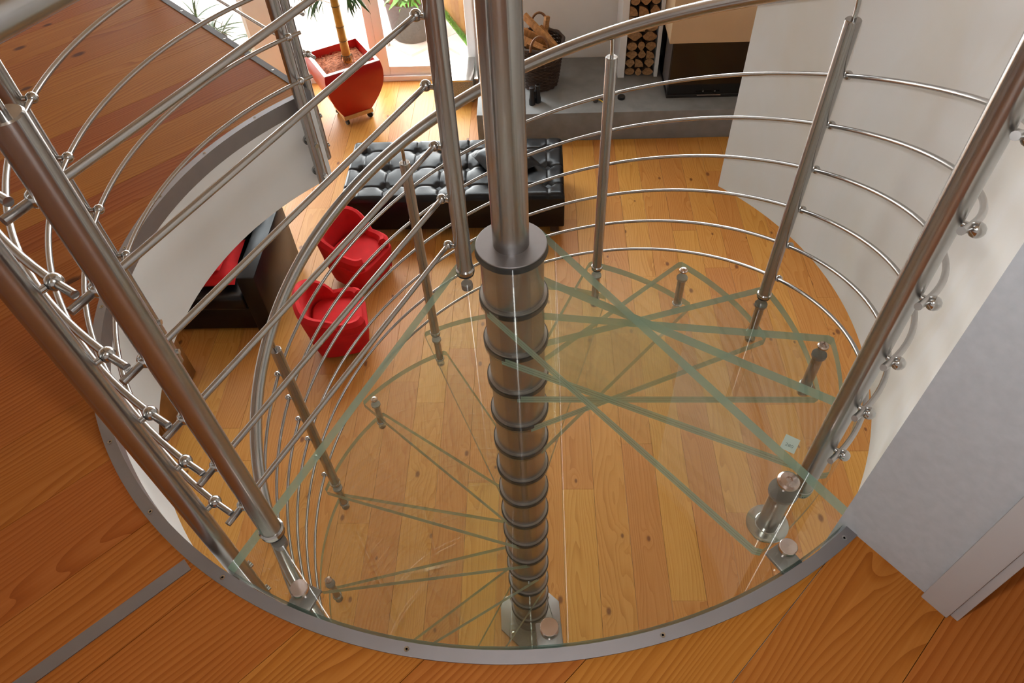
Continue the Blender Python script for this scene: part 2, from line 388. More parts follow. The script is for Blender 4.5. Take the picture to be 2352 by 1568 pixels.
# curved wall on the right, its plain end face and the door casing
cw = struct(arc_band(1.04, 1.222, -0.39, 2.6, -54.7, 41.0, 60, 0, 1).obj('wall_right', ['wallcaust', 'greypaint']), 'tall white curved wall wrapped around the stair', 'wall')
cas = struct(empty('trim_4', (0, 0, 0), rad(-54.7)), 'white door casing at the end of the curved wall', 'trim')
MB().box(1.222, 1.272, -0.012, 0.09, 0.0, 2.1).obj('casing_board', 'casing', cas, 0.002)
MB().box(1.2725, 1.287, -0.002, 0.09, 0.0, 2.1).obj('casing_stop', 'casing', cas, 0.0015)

# outer shell of the house
def rbox(name, X0, X1, Y0, Y1, z0, z1, mat, parent=None, bevel=0):
    o_ = MB().box(X0, X1, Y0, Y1, z0, z1).obj(name, mat, parent, bevel); o_.location = (0, 0, FZ) if parent is None else (0, 0, 0)
    if parent is None: o_.rotation_euler = (0, 0, RHO)
    return o_
TOP = 5.35
struct(rbox('wall_left', -5.25, -5.1, -4.3, 5.74, 0, TOP, 'wallup'), 'white outer wall on the sofa side', 'wall')
struct(rbox('wall_front', -5.1, 4.1, -4.4, -4.25, 0, TOP, 'wallup'), 'white wall behind the photographer', 'wall')
struct(rbox('wall_east', 4.1, 4.25, -4.3, 5.9, 0, TOP, 'wallup'), 'white outer wall beyond the curved wall', 'wall')
roof = struct(empty('ceiling', (0, 0, FZ), RHO), 'boarded timber ceiling over the stair hall', 'ceiling')
rb = MB().box(0, 10.2, 0, 0.298, 0, 0.03).mesh('board', 'wroof')
for i in range(32): inst('board', rb, roof, (-5.2+0.3*(i+1), -4.4, TOP), (0, 0, pi/2))
wb = struct(empty('wall_back', (0, 0, FZ), RHO), 'white window wall of the living room', 'wall')
for a in ((-5.1, -4.3, 5.74, 5.92, 0, TOP), (-2.86, -2.47, 5.70, 5.92, 0, 2.25), (-4.3, -0.55, 5.74, 5.92, 2.25, 2.75), (-4.3, 3.2, 5.74, 5.92, 4.95, TOP),
          (-0.55, 4.1, 5.58, 5.92, 0.0, 2.75), (-0.55, -0.5, 5.3, 5.58, 0.3, 2.75) if False else (3.2, 4.1, 5.74, 5.92, 2.75, TOP)):
    MB().box(*a).obj('wall_panel', 'white', wb)
# glazed doors and windows
def glazed(name, X0, X1, z0, z1, st_, br, label, mull=(), cat='window'):
    e = struct(empty(name, rw(X0, 5.80, z0), RHO), label, cat); w = X1-X0; h_ = z1-z0
    MB().box(0, st_, -0.04, 0.04, 0, h_).obj('stile', 'frame', e, 0.006); MB().box(w-st_, w, -0.04, 0.04, 0, h_).obj('stile', 'frame', e, 0.006)
    MB().box(st_, w-st_, -0.04, 0.04, 0, br).obj('bottom_rail', 'frame', e, 0.006); MB().box(st_, w-st_, -0.04, 0.04, h_-st_, h_).obj('top_rail', 'frame', e, 0.006)
    for mx_ in mull: MB().box(mx_-0.03, mx_+0.03, -0.035, 0.035, br, h_-st_).obj('mullion', 'frame', e, 0.006)
    MB().box(st_, w-st_, -0.006, 0.006, br, h_-st_).obj('pane', 'pane', e)
    return e
glazed('window_1', -4.3, -2.86, 0.0, 2.25, 0.06, 0.08, 'tall white framed window left of the plaster pier')
d1 = glazed('door_1', -2.47, -1.60, 0.0, 2.25, 0.08, 0.15, 'white glazed terrace door leaf behind the bamboo planter', cat='door')
d2 = glazed('door_2', -1.60, -0.55, 0.0, 2.25, 0.10, 0.15, 'white glazed terrace door leaf in front of the stone pot', cat='door')
for d in (d1, d2): MB().box(0, 0.9, -0.075, -0.041, 0, 0.055).obj('weather_bar', 'frame', d, 0.004)
glazed('window_added', -4.3, 3.2, 2.75, 4.95, 0.07, 0.07, 'wide unseen upper window added above the terrace doors for light', (1.5, 3.0, 4.5, 6.0))  # out-of-view glazing, added so sky light reaches the upper storey

# ------------------------------------------------------------------ SPIRAL STAIRCASE
PHI1, DA, AL, RT = math.degrees(-0.768), 24.352, math.degrees(0.523), 0.96
HUB = 0.100; TH = 0.033
stair = tag(empty('spiral_staircase', (0, 0, FZ)), 'spiral staircase with green-tinted glass treads around a segmented steel column', 'staircase')
def Zs(z): return z-FZ          # world z -> stair local
def tread_outline(a1, a2, R, hub, n=14, ch=0.6):
    out = []
    x_, y_ = cs(a1, R-0.012); out.append((x_, y_))
    for i in range(n+1): out.append(cs(a1+ch+(a2-a1-2*ch)*i/n, R))
    out.append(cs(a2, R-0.012))
    t = math.degrees(math.acos(hub/R)); s0 = a2+t; s1 = a1-t+360
    for i in range(19): out.append(cs(s0+(s1-s0)*i/18, hub))
    return out
def line_ring(poly, z0, z1, off=0.0004):
    n = len(poly); mb = MB(); P = []
    for i in range(n):
        a = Vector(poly[i-1]); b = Vector(poly[i]); c = Vector(poly[(i+1) % n])
        t = (c-a).normalized(); nn = Vector((t.y, -t.x)); P.append(b+nn*off)
    mb.prism([tuple(p_) for p_ in P], z0, z1, caps=False, sm=False); return mb
op = tread_outline(-AL/2, AL/2, RT, HUB)
tm = MB().prism(op, -TH, 0, 0, lambda i: 1 if i < 17 or i == len(op)-1 else 0).mesh('tread', ['glass', 'gedge'])
lm = line_ring(op, -0.0008, 0.0008).mesh('interlayer', 'gline')
treads = {}
for k in range(1, 15):
    t = inst('tread', tm, stair, (0, 0, Zs(-k*H)), (0, 0, rad(PHI1+(k-1)*DA))); treads[k] = t
    inst('interlayer', lm, t, (0, 0, -TH*0.34)); inst('interlayer', lm, t, (0, 0, -TH*0.67))
# landing pane
def landing_outline():
    e0, e1 = (0.629, -0.852), (-0.593, -0.886)
    a0 = math.degrees(math.atan2(-0.836, 0.635)); a1 = math.degrees(math.atan2(-0.875, -0.588))
    out = []; R = 1.05
    for i in range(31): out.append(cs(a0+(a1-a0)*i/30, R))
    t = math.degrees(math.acos(HUB/R)); s0 = a1-t; s1 = a0+t-360
    for i in range(15): out.append(cs(s0+(s1-s0)*i/14, HUB))
    return out[::-1]
lo = landing_outline()
land = MB().prism(lo, -TH, 0, 0, lambda i: 0 if i < 14 else 1).obj('landing_pane', ['glass', 'gedge'], stair); land.location = (0, 0, Zs(0.0))
land['label'] = 'large glass landing pane level with the upper floor'
ll = line_ring(lo, -0.0008, 0.0008).mesh('interlayer', 'gline')
inst('interlayer', ll, land, (0, 0, -TH*0.34)); inst('interlayer', ll, land, (0, 0, -TH*0.67))
# column
RC = 0.0885
col = MB().lathe([(RC, 0.012), (RC, Zs(-0.012))], 64).obj('column', 'steelv', stair)
pole = MB().lathe([(0.0495, 0), (0.0495, 2.55)], 48).obj('pole', 'steelv', stair); pole.location = (0, 0, Zs(0.004))
cap = MB().lathe([(0.0965, 0), (0.097, 0.0005), (0.097, 0.003), (0.0955, 0.0042)], 64).obj('cap_plate', 'steel2', stair); cap.location = (0, 0, Zs(0))
cg = MB().lathe([(0.1006, -0.0175), (0.0968, -0.0001)], 64).obj('gasket', 'rubber', stair); cg.location = (0, 0, Zs(0))
cl = MB().lathe([(0.0885, 0.0065), (0.0962, 0.0055), (0.0972, 0.004), (0.0972, 0.0008)], 64).mesh('collar', 'steel2')
gs = MB().lathe([(0.1008, -0.0155), (0.1008, 0.0007)], 64).mesh('gasket', 'rubber')
for k in range(1, 15):
    c_ = inst('collar', cl, stair, (0, 0, Zs(-k*H))); inst('gasket', gs, c_)
bp = MB().prism([cs(22.5+45*i, 0.18) for i in range(8)], 0, 0.012).obj('base_plate', 'steel2', stair, 0.002)
bolt = MB().lathe([(0.014, 0), (0.014, 0.009), (0.009, 0.012)], 6, sm=False).mesh('anchor_bolt', 'steelb')
for a in (0, 90, 180, 270): inst('anchor_bolt', bolt, bp, (*cs(a+45, 0.14), 0.012))
# spacers between overlapping tread corners
RB = 0.92
def joint_a(k): return PHI1+(k-0.5)*DA          # corner where tread k overlaps tread k+1
sp_body = MB().lathe([(0.0165, -H+0.006), (0.0165, -TH-0.010)], 20).mesh('spacer', 'steelv')
sp_flt = MB().lathe([(0.021, -TH-0.012), (0.0225, -TH-0.009), (0.0225, -TH-0.0005)], 20).mesh('top_flange', 'steel2')
sp_flb = MB().lathe([(0.022, -H+0.0005), (0.022, -H+0.004), (0.019, -H+0.008)], 20).mesh('bottom_flange', 'steelb')
sp_cap = MB().lathe([(0.0165, 0.0005), (0.0165, 0.006), (0.013, 0.010), (0.005, 0.0115), (0.0045, 0.008)], 20).mesh('bolt_cap', 'warmsteel')
sp_nut = MB().lathe([(0.012, -H-TH-0.012), (0.019, -H-TH-0.008), (0.019, -H-TH-0.0005)], 16).mesh('nut', 'steelb')
def spacer(k, a=None, r=RB, s=1.0, capped=True):
    a = joint_a(k) if a is None else a
    x_, y_ = cs(a, r); o_ = inst('spacer', sp_body, stair, (x_, y_, Zs(-k*H)), (0, 0, 0), (s, s, 1))
    inst('top_flange', sp_flt, o_); inst('bottom_flange', sp_flb, o_); inst('nut', sp_nut, o_)
    if capped: inst('bolt_cap', sp_cap, o_)
    return o_
BAL = [3, 5, 7, 9, 11, 13]
for k in range(2, 14): spacer(k, capped=(k not in BAL))
o = spacer(0, -55.2, 0.925, 1.35)
fbig = MB().lathe([(0.034, -H+0.0006), (0.034, -H+0.004), (0.03, -H+0.006)], 32).mesh('foot_flange', 'steelb'); inst('foot_flange', fbig, o)
# clamps that hold the landing pane at the steel rim
for a in (-115.4, -88.7, -61.6):
    x_, y_ = cs(a, 1.03); e = MB()
    e.box(-0.032, 0.022, -0.024, 0.024, -TH-0.010, -TH-0.0005); e.box(0.018, 0.027, -0.024, 0.024, -TH-0.06, -TH-0.001)
    c_ = e.obj('clamp_bracket', 'steel2', stair, 0.003); c_.location = (x_, y_, Zs(0)); c_.rotation_euler = (0, 0, rad(a))
    bt = MB().lathe([(0.0170, 0.0005), (0.0170, 0.009), (0.0158, 0.0105), (0.0001, 0.0110)], 40).obj('clamp_button', 'warmsteel', c_); bt.location = (-0.008, 0, 0)
# printed sticker on the first tread
e = MB().box(-0.0175, 0.0175, -0.0225, 0.0225, 0.0003, 0.0008).obj('sticker', 'sticker', treads[1])
wpos = Vector((0.638, -0.559)); wpos.rotate(Matrix.Rotation(-rad(PHI1), 2)); e.location = (wpos.x, wpos.y, 0); e.rotation_euler = (0, 0, rad(-36)-rad(PHI1))
e['label'] = 'small pale square sticker printed 280'
fc = bpy.data.curves.new('number', 'FONT'); fc.body = '280'; fc.size = 0.013; fc.align_x = 'CENTER'; fc.align_y = 'CENTER'
to = bpy.data.objects.new('tmp', fc); COL.objects.link(to); bpy.context.view_layer.update()
me = bpy.data.meshes.new_from_object(to); bpy.data.objects.remove(to); me.materials.clear(); me.materials.append(M['ink'])
nb = inst('number', me, e, (0.0, -0.006, 0.001)); nb.scale = (1, 1, 1)

# ------------------------------------------------------------------ railings
RR = 0.0062; ROD0, RODS = 0.075, 0.152
con = MB().tube([(0, 0, 0), (0.018, 0, 0)], 0.0055, 10); con.sphere((0.030, 0, 0), 0.0125, 14, 8, 0, (1, 1, 1))
conm = con.mesh('rod_clamp', 'steelb')
def post_mesh(L, r=0.0205, n=32):
    return MB().lathe([(r, 0), (r, L-0.002), (r-0.002, L)], n).mesh('baluster', 'steelv')
HZ0, HP = 0.6533, 0.007700
def hz(a): return HZ0-HP*a
rail = tag(empty('stair_railing', (0, 0, FZ)), 'curved steel handrail with six rods winding down the glass spiral stair', 'railing')
def helix(r, a0, a1, dz, n): return [(*cs(a0+(a1-a0)*i/n, r), Zs(hz(a0+(a1-a0)*i/n)+dz)) for i in range(n+1)]
MB().tube(helix(0.915, -60, 283, 0, 170), 0.0212, 24).obj('handrail', 'steel', rail)
A_T1 = -48.0
for i in range(6):
    MB().tube(helix(0.957, A_T1-2.3, 281, -1.083+ROD0+RODS*i, 150), RR, 10).obj('rod', 'steel', rail)
colm = MB().lathe([(0.0208, 0.0), (0.0245, 0.002), (0.0245, 0.012), (0.0208, 0.016)], 28).mesh('post_collar', 'steelb')
gask = MB().lathe([(0.0225, -0.006), (0.0225, 0.0)], 28).mesh('post_gasket', 'rubber')
def stair_post(a, zb, r=RB, rp=0.0205, base=None):
    ztop = hz(a)-0.088; L = ztop-zb
    p_ = inst('baluster', post_mesh(L, rp), rail, (*cs(a, r), Zs(zb)), (0, 0, rad(a)))
    inst('post_collar', colm, p_, (0, 0, 0.008)); inst('post_gasket', gask, p_, (0, 0, 0.008))
    h2 = ztop-zb
    MB().tube([(0, 0, h2-0.01), (0, 0, h2+0.02), (-0.002, 0, h2+0.04), (-0.005, 0.001, h2+0.07)], 0.0062, 10).obj('handrail_stem', 'steelb', p_)
    for i in range(6):
        zr = hz(a)-1.083+ROD0+RODS*i; inst('rod_clamp', conm, p_, (0.012, 0, zr-zb))
    return p_
for k in BAL: stair_post(joint_a(k), -k*H)
stair_post(A_T1+0.6, -H, 0.925, 0.0225)

# straight railing along the left edge of the landing
lrail = tag(empty('landing_railing', (0, 0, 0)), 'straight steel railing along the edge of the glass landing', 'railing')
PA, PB = Vector((-0.506, -0.807)), Vector((-0.123, -0.108))
dr = (PB-PA).normalized(); nr = Vector((-dr.y, dr.x)); ang = math.atan2(nr.y, nr.x)
for P, s in ((PA, 1), (PB, 1)):
    p_ = inst('baluster', post_mesh(0.938), lrail, (P.x, P.y, 0.004), (0, 0, ang))
    inst('post_collar', colm, p_, (0, 0, 0.008)); inst('post_gasket', gask, p_, (0, 0, 0.008))
    MB().tube([(0, 0, 0.925), (0, 0, 0.96), (0, 0, 1.0)], 0.0062, 10).obj('handrail_stem', 'steelb', p_)
    MB().lathe([(0.011, -TH-0.022), (0.015, -TH-0.018), (0.015, -TH-0.001)], 20).obj('underside_nut', 'steel2', p_)
    for i in range(6): inst('rod_clamp', conm, p_, (0.012, 0, 0.085+0.147*i))
for i in range(6):
    a = PA+nr*0.042-dr*0.045; b = PB+nr*0.042+dr*0.012; z = 0.004+0.085+0.147*i
    MB().tube([(a.x, a.y, z), (b.x, b.y, z)], RR, 12).obj('rod', 'steel', lrail)
a = PA-dr*0.10; b = PB+dr*0.06
MB().tube([(a.x, a.y, 1.02), (b.x, b.y, 1.02)], 0.0212, 24).obj('handrail', 'steel', lrail)

# curved railing on the gallery edge
grail = tag(empty('gallery_railing', (0, 0, 0)), 'curved steel railing bolted to the slab edge around the round opening', 'railing')
GR, GRR = 1.022, 0.982
def gpost(a, r, zb, parent, rot=None, fr=None, rp=0.0205):
    L = 0.96-zb
    p_ = inst('post', post_mesh(L, rp), parent, (*cs(a, r), zb), (0, 0, rad(a) if rot is None else rot))
    for zz in (0.045, 0.175):
        s_ = MB().tube([(0.016, 0, zz), (0.040, 0, zz)], 0.011, 16).tube([(0.028, 0, zz), (0.039, 0, zz)], 0.019, 20).obj('standoff', 'steelb', p_)
        b_ = MB().tube([(-0.018, 0, zz), (-0.026, 0, zz)], 0.0085, 14).obj('bolt_head', 'steelb', p_)
    return p_
G_AZ = (131.4, 183.5, 232.6)
for a in G_AZ:
    p_ = gpost(a, GR, -0.335, grail)
    for i in range(6): inst('rod_clamp', conm, p_, (-0.010, 0, 0.335+0.095+0.148*i), (0, 0, pi))
def arcp(r, a0, a1, z, n=60): return [(*cs(a0+(a1-a0)*i/n, r), z) for i in range(n+1)]
for i in range(6): MB().tube(arcp(GRR, G_AZ[0]-2.5, G_AZ[2]+2.6, 0.095+0.148*i), RR, 10).obj('rod', 'steel', grail)
MB().tube(arcp(GR, G_AZ[0]-2, G_AZ[2]+2, 1.05), 0.0212, 20).obj('handrail', 'steel', grail)
# straight gallery railing
srail = tag(empty('gallery_railing', (0, 0, 0)), 'straight steel railing along the far gallery edge', 'railing')
for (uu, vv) in ((0.082, 1.112), (0.082, 2.35), (0.082, 3.35)):
    x_, y_ = uv(uu, vv)
    p_ = inst('post', post_mesh(1.265), srail, (x_, y_, -0.305), (0, 0, U))
    for zz in (0.045, 0.17):
        MB().tube([(-0.016, 0, zz), (-0.018, 0, zz)], 0.011, 16).obj('standoff', 'steelb', p_); MB().tube([(0.018, 0, zz), (0.026, 0, zz)], 0.0085, 14).obj('bolt_head', 'steelb', p_)
    for i in range(6): inst('rod_clamp', conm, p_, (0.010, 0, 0.305+0.095+0.148*i))
for i in range(6):
    z = 0.095+0.148*i; MB().tube([(*uv(0.122, 1.075), z), (*uv(0.122, 3.4), z)], RR, 10).obj('rod', 'steel', srail)
MB().tube([(*uv(0.10, 1.0), 1.05), (*uv(0.10, 3.4), 1.05)], 0.0212, 20).obj('handrail', 'steel', srail)

# ------------------------------------------------------------------ LOWER ROOM
def thing(name, X, Y, z, rz, label, cat, group=None):
    return tag(empty(name, rw(X, Y, z), RHO+rad(rz)), label, cat, group)
# hearth, fireplace, firewood niche
he = tag(rbox('hearth_bench', -0.5, 4.05, 4.56, 5.575, 0, 0.30, 'hearth', None, 0.006), 'long low grey hearth bench below the fireplace', 'hearth')
ni = thing('firewood_niche', 0.865, 5.16, 0.30, 0, 'tall white framed niche for firewood beside the fireplace', 'niche')
MB().box(0.0, 0.062, 0.0, 0.415, 0, 2.2).obj('side_panel', 'frame', ni); MB().box(0.352, 0.386, 0.0, 0.415, 0, 2.2).obj('side_panel', 'frame', ni)
MB().box(0.062, 0.352, 0.40, 0.415, 0, 2.2).obj('back_panel', 'white', ni)
rn = random.Random(3); NX0, NX1 = 0.930, 1.214
zrows = [0.302]
while zrows[-1] < 2.1: zrows.append(zrows[-1]+rn.uniform(0.075, 0.105))
def cut(k):
    w = NX1-NX0; c = 2 if k % 5 == 4 else 3
    return [NX0]+[NX0+w*(i+1)/c+rn.uniform(-0.022, 0.022) for i in range(c-1)]+[NX1]
for k in range(len(zrows)-1):
    cx = cut(k)
    for j in range(len(cx)-1):
        x0_, x1_, z0_, z1_ = cx[j]+0.002, cx[j+1]-0.002, zrows[k]+0.001, zrows[k+1]-0.002
        mx_, mz_ = (x0_+x1_)/2, (z0_+z1_)/2; hw, hh_ = (x1_-x0_)/2, (z1_-z0_)/2
        typ = rn.choice((0, 0, 1, 1, 3, 3, 2)); P_ = []
        if typ == 0:   # wedge, bark up
            P_ = [(-hw*0.1, -hh_), (hw*0.25, -hh_)]+[(hw*math.cos(rad(a)), -hh_*0.05+hh_*1.05*math.sin(rad(a))) for a in range(0, 181, 30)]
        elif typ == 1: # wedge, bark down
            P_ = [(hw*math.cos(rad(a)), hh_*0.05+hh_*1.05*math.sin(rad(a))) for a in range(180, 361, 30)]+[(hw*0.2, hh_), (-hw*0.3, hh_)]
        elif typ == 2: # round billet
            P_ = [(hw*math.cos(rad(a))*rn.uniform(0.93, 1), hh_*math.sin(rad(a))*rn.uniform(0.93, 1)) for a in range(0, 360, 36)]
        else:          # quarter
            P_ = [(-hw, -hh_), (hw*0.9, -hh_*0.95)]+[(-hw+2*hw*0.98*math.cos(rad(a)), -hh_+2*hh_*0.98*math.sin(rad(a))) for a in range(18, 91, 18)]
        P_ = [(x_, -z_) for x_, z_ in P_][::-1]
        lg = MB().prism(P_, 0, 0.30, 0, 1).obj('log', ['firee', 'bark'])
        lg.location = rw(mx_, 5.172+rn.uniform(0, 0.025), mz_); lg.rotation_euler = (Matrix.Rotation(RHO, 4, 'Z') @ Matrix.Rotation(rad(-90), 4, 'X')).to_euler()
        tag(lg, ('wedge-shaped split log with its rounded bark side up in the niche', 'wedge-shaped split log with its rounded bark side down in the niche', 'rounded unsplit firewood log in the white niche', 'quartered firewood log with two flat faces in the niche')[typ], 'log', 'firewood logs in the niche')
# fireplace insert and hood
fp = thing('fireplace_insert', 1.292, 4.77, 0.30, 0, 'black fireplace with glass corner doors standing on the grey hearth', 'fireplace')
MB().box(0, 2.2, 0, 0.80, 0.0, 0.03).obj('base_frame', 'fmetal', fp, 0.003)
MB().box(0.012, 2.19, 0.012, 0.79, 0.03, 0.548).obj('firebox', 'fglass', fp)
MB().box(-0.001, 0.012, 0.004, 0.022, 0.03, 0.548).obj('corner_post', 'fmetal', fp)
MB().box(0.004, 0.011, 0.03, 0.36, 0.045, 0.535).obj('side_glass', 'steel2', fp)
MB().box(0.28, 0.50, -0.026, -0.018, 0.034, 0.046).box(0.33, 0.345, -0.018, 0.0, 0.036, 0.044).box(0.44, 0.455, -0.018, 0.0, 0.036, 0.044).obj('door_handle', 'warmsteel', fp)
MB().box(0.33, 0.342, -0.006, 0.011, 0.06, 0.075).box(0.44, 0.452, -0.006, 0.011, 0.06, 0.075).obj('latch', 'steelb', fp)
hood = tag(rbox('fireplace_hood', 1.255, 3.6, 4.745, 5.57, 0.852, 2.7, 'beige', None, 0.004), 'beige plastered chimney hood above the black fireplace', 'hood')
# wicker basket with kindling
bk = thing('wicker_basket', 0.10, 5.10, 0.30, 0, 'dark round wicker basket full of kindling on the grey hearth', 'basket')
wv = MB(); nrow = 26; nst = 64
for j in range(nrow):
    zz = 0.012+0.42*j/(nrow-1); R = 0.165+0.055*(j/(nrow-1))**0.8
    path = [(*cs(360*i/nst, R+0.005*(1 if (i+2*(j % 2)) % 4 < 2 else -1)), zz) for i in range(nst)]
    wv.tube(path, 0.0095, 6, 0, True)
wv.obj('weave', 'wicker', bk)
MB().lathe([(0.16, 0.0), (0.16, 0.015)], 32).obj('bottom', 'wicker', bk)
rimp = [(*cs(360*i/48, 0.225+0.004*math.sin(i*1.3)), 0.44+0.004*math.cos(i*1.3)) for i in range(48)]
MB().tube(rimp, 0.017, 8, 0, True).obj('rim', 'wicker', bk)
for sgn in (1, -1):
    hp = [(0.085*math.cos(pi*i/14)*1.0, sgn*(0.222+0.01*math.sin(pi*i/14)), 0.44+0.15*math.sin(pi*i/14)) for i in range(15)]
    MB().tube(hp, 0.012, 8).obj('handle', 'wickerl', bk)
sk = MB().box(-0.022, 0.022, -0.013, 0.013, 0, 0.62).obj('kindling_tmp', 'fire'); skm = sk.data; bpy.data.objects.remove(sk)
rn = random.Random(11)
for i, (x0_, y0_, z0_, x1_, y1_, z1_, w_, t_) in enumerate([
        (0.16, -0.10, 0.40, -0.14, 0.12, 0.62, 1.5, 1.2), (0.10, -0.02, 0.41, -0.20, 0.06, 0.52, 1.6, 1.1), (0.02, -0.12, 0.41, -0.20, 0.00, 0.47, 1.8, 1.0),
        (0.03, 0.10, 0.30, 0.075, 0.13, 0.60, 1.0, 1.3), (-0.06, -0.13, 0.40, -0.17, 0.10, 0.44, 1.7, 0.9), (0.15, 0.02, 0.36, 0.0, 0.13, 0.50, 1.4, 1.0),
        (0.07, -0.15, 0.39, -0.12, -0.12, 0.46, 1.5, 1.1), (-0.02, 0.03, 0.37, -0.13, 0.15, 0.47, 1.1, 0.9), (0.13, -0.06, 0.345, -0.10, -0.05, 0.40, 1.9, 1.0)]):
    a_ = rw(0.10+x0_, 5.10+y0_, 0.30+z0_); b_ = rw(0.10+x1_, 5.10+y1_, 0.30+z1_)
    s_ = inst('kindling_stick', skm, None, a_); d = b_-a_
    s_.rotation_euler = (frame_to(d.normalized()) @ Matrix.Rotation(rn.uniform(0.9, 2.2), 4, 'Z')).to_euler(); s_.scale = (w_, t_, d.length/0.62)
    tag(s_, 'slim upright kindling stick in the wicker basket' if i == 3 else ('longest kindling plank, leaning up across the wicker basket' if i == 0 else 'orange split kindling stick lying across the wicker basket'), 'kindling', 'kindling in the wicker basket')
# small things on the hearth
bi = thing('binoculars', 0.05, 4.745, 0.30, 12, 'pair of black binoculars standing upright on the grey hearth', 'binoculars')
for s in (-1, 1):
    bb = MB().lathe([(0.030, 0), (0.031, 0.05), (0.026, 0.065), (0.021, 0.12), (0.022, 0.145), (0.024, 0.15), (0.024, 0.175), (0.017, 0.178)], 20).obj('barrel', 'plastic', bi); bb.location = (0.030*s, 0.012*s, 0)
MB().box(-0.012, 0.012, -0.014, 0.014, 0.055, 0.13).obj('bridge', 'plastic', bi, 0.004)
MB().lathe([(0.0165, 0.1785), (0.0165, 0.1795)], 20).obj('eyepiece_lens', 'steelb', bi).location = (0.03, 0.012, 0)
sg = thing('sunglasses', 0.655, 4.745, 0.303, 20, 'folded black sunglasses with a yellow cord on the grey hearth', 'sunglasses')
for s in (-1, 1):
    L_ = MB().lathe([(0.026, 0), (0.027, 0.004), (0.024, 0.008), (0.001, 0.010)], 20, (0.034*s, 0, 0.018), 0, Matrix.Rotation(rad(70), 4, 'X')).obj('lens', 'plastic', sg)
    MB().tube([(0.06*s, 0.0, 0.022), (0.058*s, 0.03, 0.012), (-0.03*s, 0.05, 0.006)], 0.004, 8).obj('temple', 'plastic', sg)
MB().tube([(-0.01, 0, 0.024), (0, -0.003, 0.026), (0.01, 0, 0.024)], 0.004, 8).obj('bridge', 'plastic', sg)
MB().tube([(-0.005, 0.02, 0.012), (0.015, -0.02, 0.015), (0.03, -0.055, 0.005)], 0.005, 8).obj('cord', 'yellow', sg)
lc = MB().lathe([(0.036, 0), (0.036, 0.022), (0.033, 0.026), (0.028, 0.024), (0.001, 0.024)], 32).obj('lens_cap', 'plastic'); lc.location = rw(0.872, 4.79, 0.30)
tag(lc, 'small round black cap lying on the grey hearth', 'cap')
pt = thing('granite_plinth', -0.86, 5.28, 0, 0, 'low granite block with a polished top beside the terrace door', 'plinth')
MB().box(0, 0.28, 0, 0.455, 0, 0.23).obj('block', 'granite', pt, 0.004); MB().box(-0.005, 0.285, -0.005, 0.455, 0.2305, 0.25).obj('top_slab', 'steelb', pt, 0.002)

# tufted bench
bn = thing('leather_bench', -1.55, 3.20, 0, 0, 'long black button-tufted leather bench on dark wooden feet', 'bench')
BWX, BWY, BZ = 1.835, 0.81, 0.43
cols_ = [0.13+0.225*i for i in range(8)]; rows_ = [0.16, 0.405, 0.65]
nx, ny = 150, 66; mb = MB()
def bz(x_, y_):
    ex = min(x_, BWX-x_); ey = min(y_, BWY-y_)
    z_ = 0.0
    for e_ in (ex, ey):
        if e_ < 0.045: z_ -= 0.045-math.sqrt(max(0.045**2-(0.045-e_)**2, 0))
    for a_ in cols_:
        d2 = abs(x_-a_)
        z_ -= 0.010*math.exp(-(d2/0.008)**2)
        for b_ in rows_:
            q2 = (x_-a_)**2+(y_-b_)**2; z_ -= 0.036*math.exp(-q2/0.0013)+0.010*math.exp(-q2/0.006)
    for b_ in rows_: z_ -= 0.009*math.exp(-(abs(y_-b_)/0.008)**2)
    return z_
for j in range(ny+1):
    for i in range(nx+1):
        x_ = BWX*i/nx; y_ = BWY*j/ny; mb.v.append((x_, y_, BZ+bz(x_, y_)))
for j in range(ny):
    for i in range(nx): b = j*(nx+1)+i; mb.face((b, b+1, b+nx+2, b+nx+1), 0, True)
mb.obj('tufted_top', 'leather', bn)
MB().box(0.0, BWX, 0.0, BWY, 0.09, BZ-0.04).obj('body', 'leather', bn, 0.012)
bm_ = MB().lathe([(0.013, 0), (0.012, 0.006), (0.001, 0.009)], 14).mesh('button', 'leatherd')
for a_ in cols_:
    for b_ in rows_: inst('button', bm_, bn, (a_, b_, BZ+bz(a_, b_)+0.001))
ft = MB().box(-0.035, 0.035, -0.035, 0.035, 0, 0.088).mesh('foot', 'wicker')
for a_ in (0.08, BWX-0.08):
    for b_ in (0.08, BWY-0.08): inst('foot', ft, bn, (a_, b_, 0))

def pillow(w, d, t, mats, n=14, mi_fn=None):
    mb = MB()
    def h_(i, j):
        a = 2*i/n-1; b = 2*j/n-1; return t*0.5*max(0, (1-a**4)*(1-b**4))**0.55
    def xy(i, j):
        a = 2*i/n-1; b = 2*j/n-1; k_ = 1-0.07*(1-abs(a))*abs(b)**2-0.0; l_ = 1-0.07*(1-abs(b))*abs(a)**2
        return (a*w/2*l_, b*d/2*k_)
    for s in (1, -1):
        b0 = len(mb.v)
        for j in range(n+1):
            for i in range(n+1): x_, y_ = xy(i, j); mb.v.append((x_, y_, s*h_(i, j)))
        for j in range(n):
            for i in range(n):
                b = b0+j*(n+1)+i; f = (b, b+1, b+n+2, b+n+1)
                mb.face(f if s > 0 else f[::-1], (mi_fn(i, j) if mi_fn else 0), True)
    return mb
cu = pillow(0.42, 0.42, 0.15, None, 14, lambda i, j: 1 if 5 <= i <= 8 and 3 <= j <= 9 else 0).obj('throw_cushion', ['leather', 'redfab'])
cu.location = rw(-0.20, 3.62, BZ+0.045); cu.rotation_euler = (rad(6), rad(-5), RHO+rad(32))
tag(cu, 'black cushion with a red patch lying on the tufted bench', 'cushion')

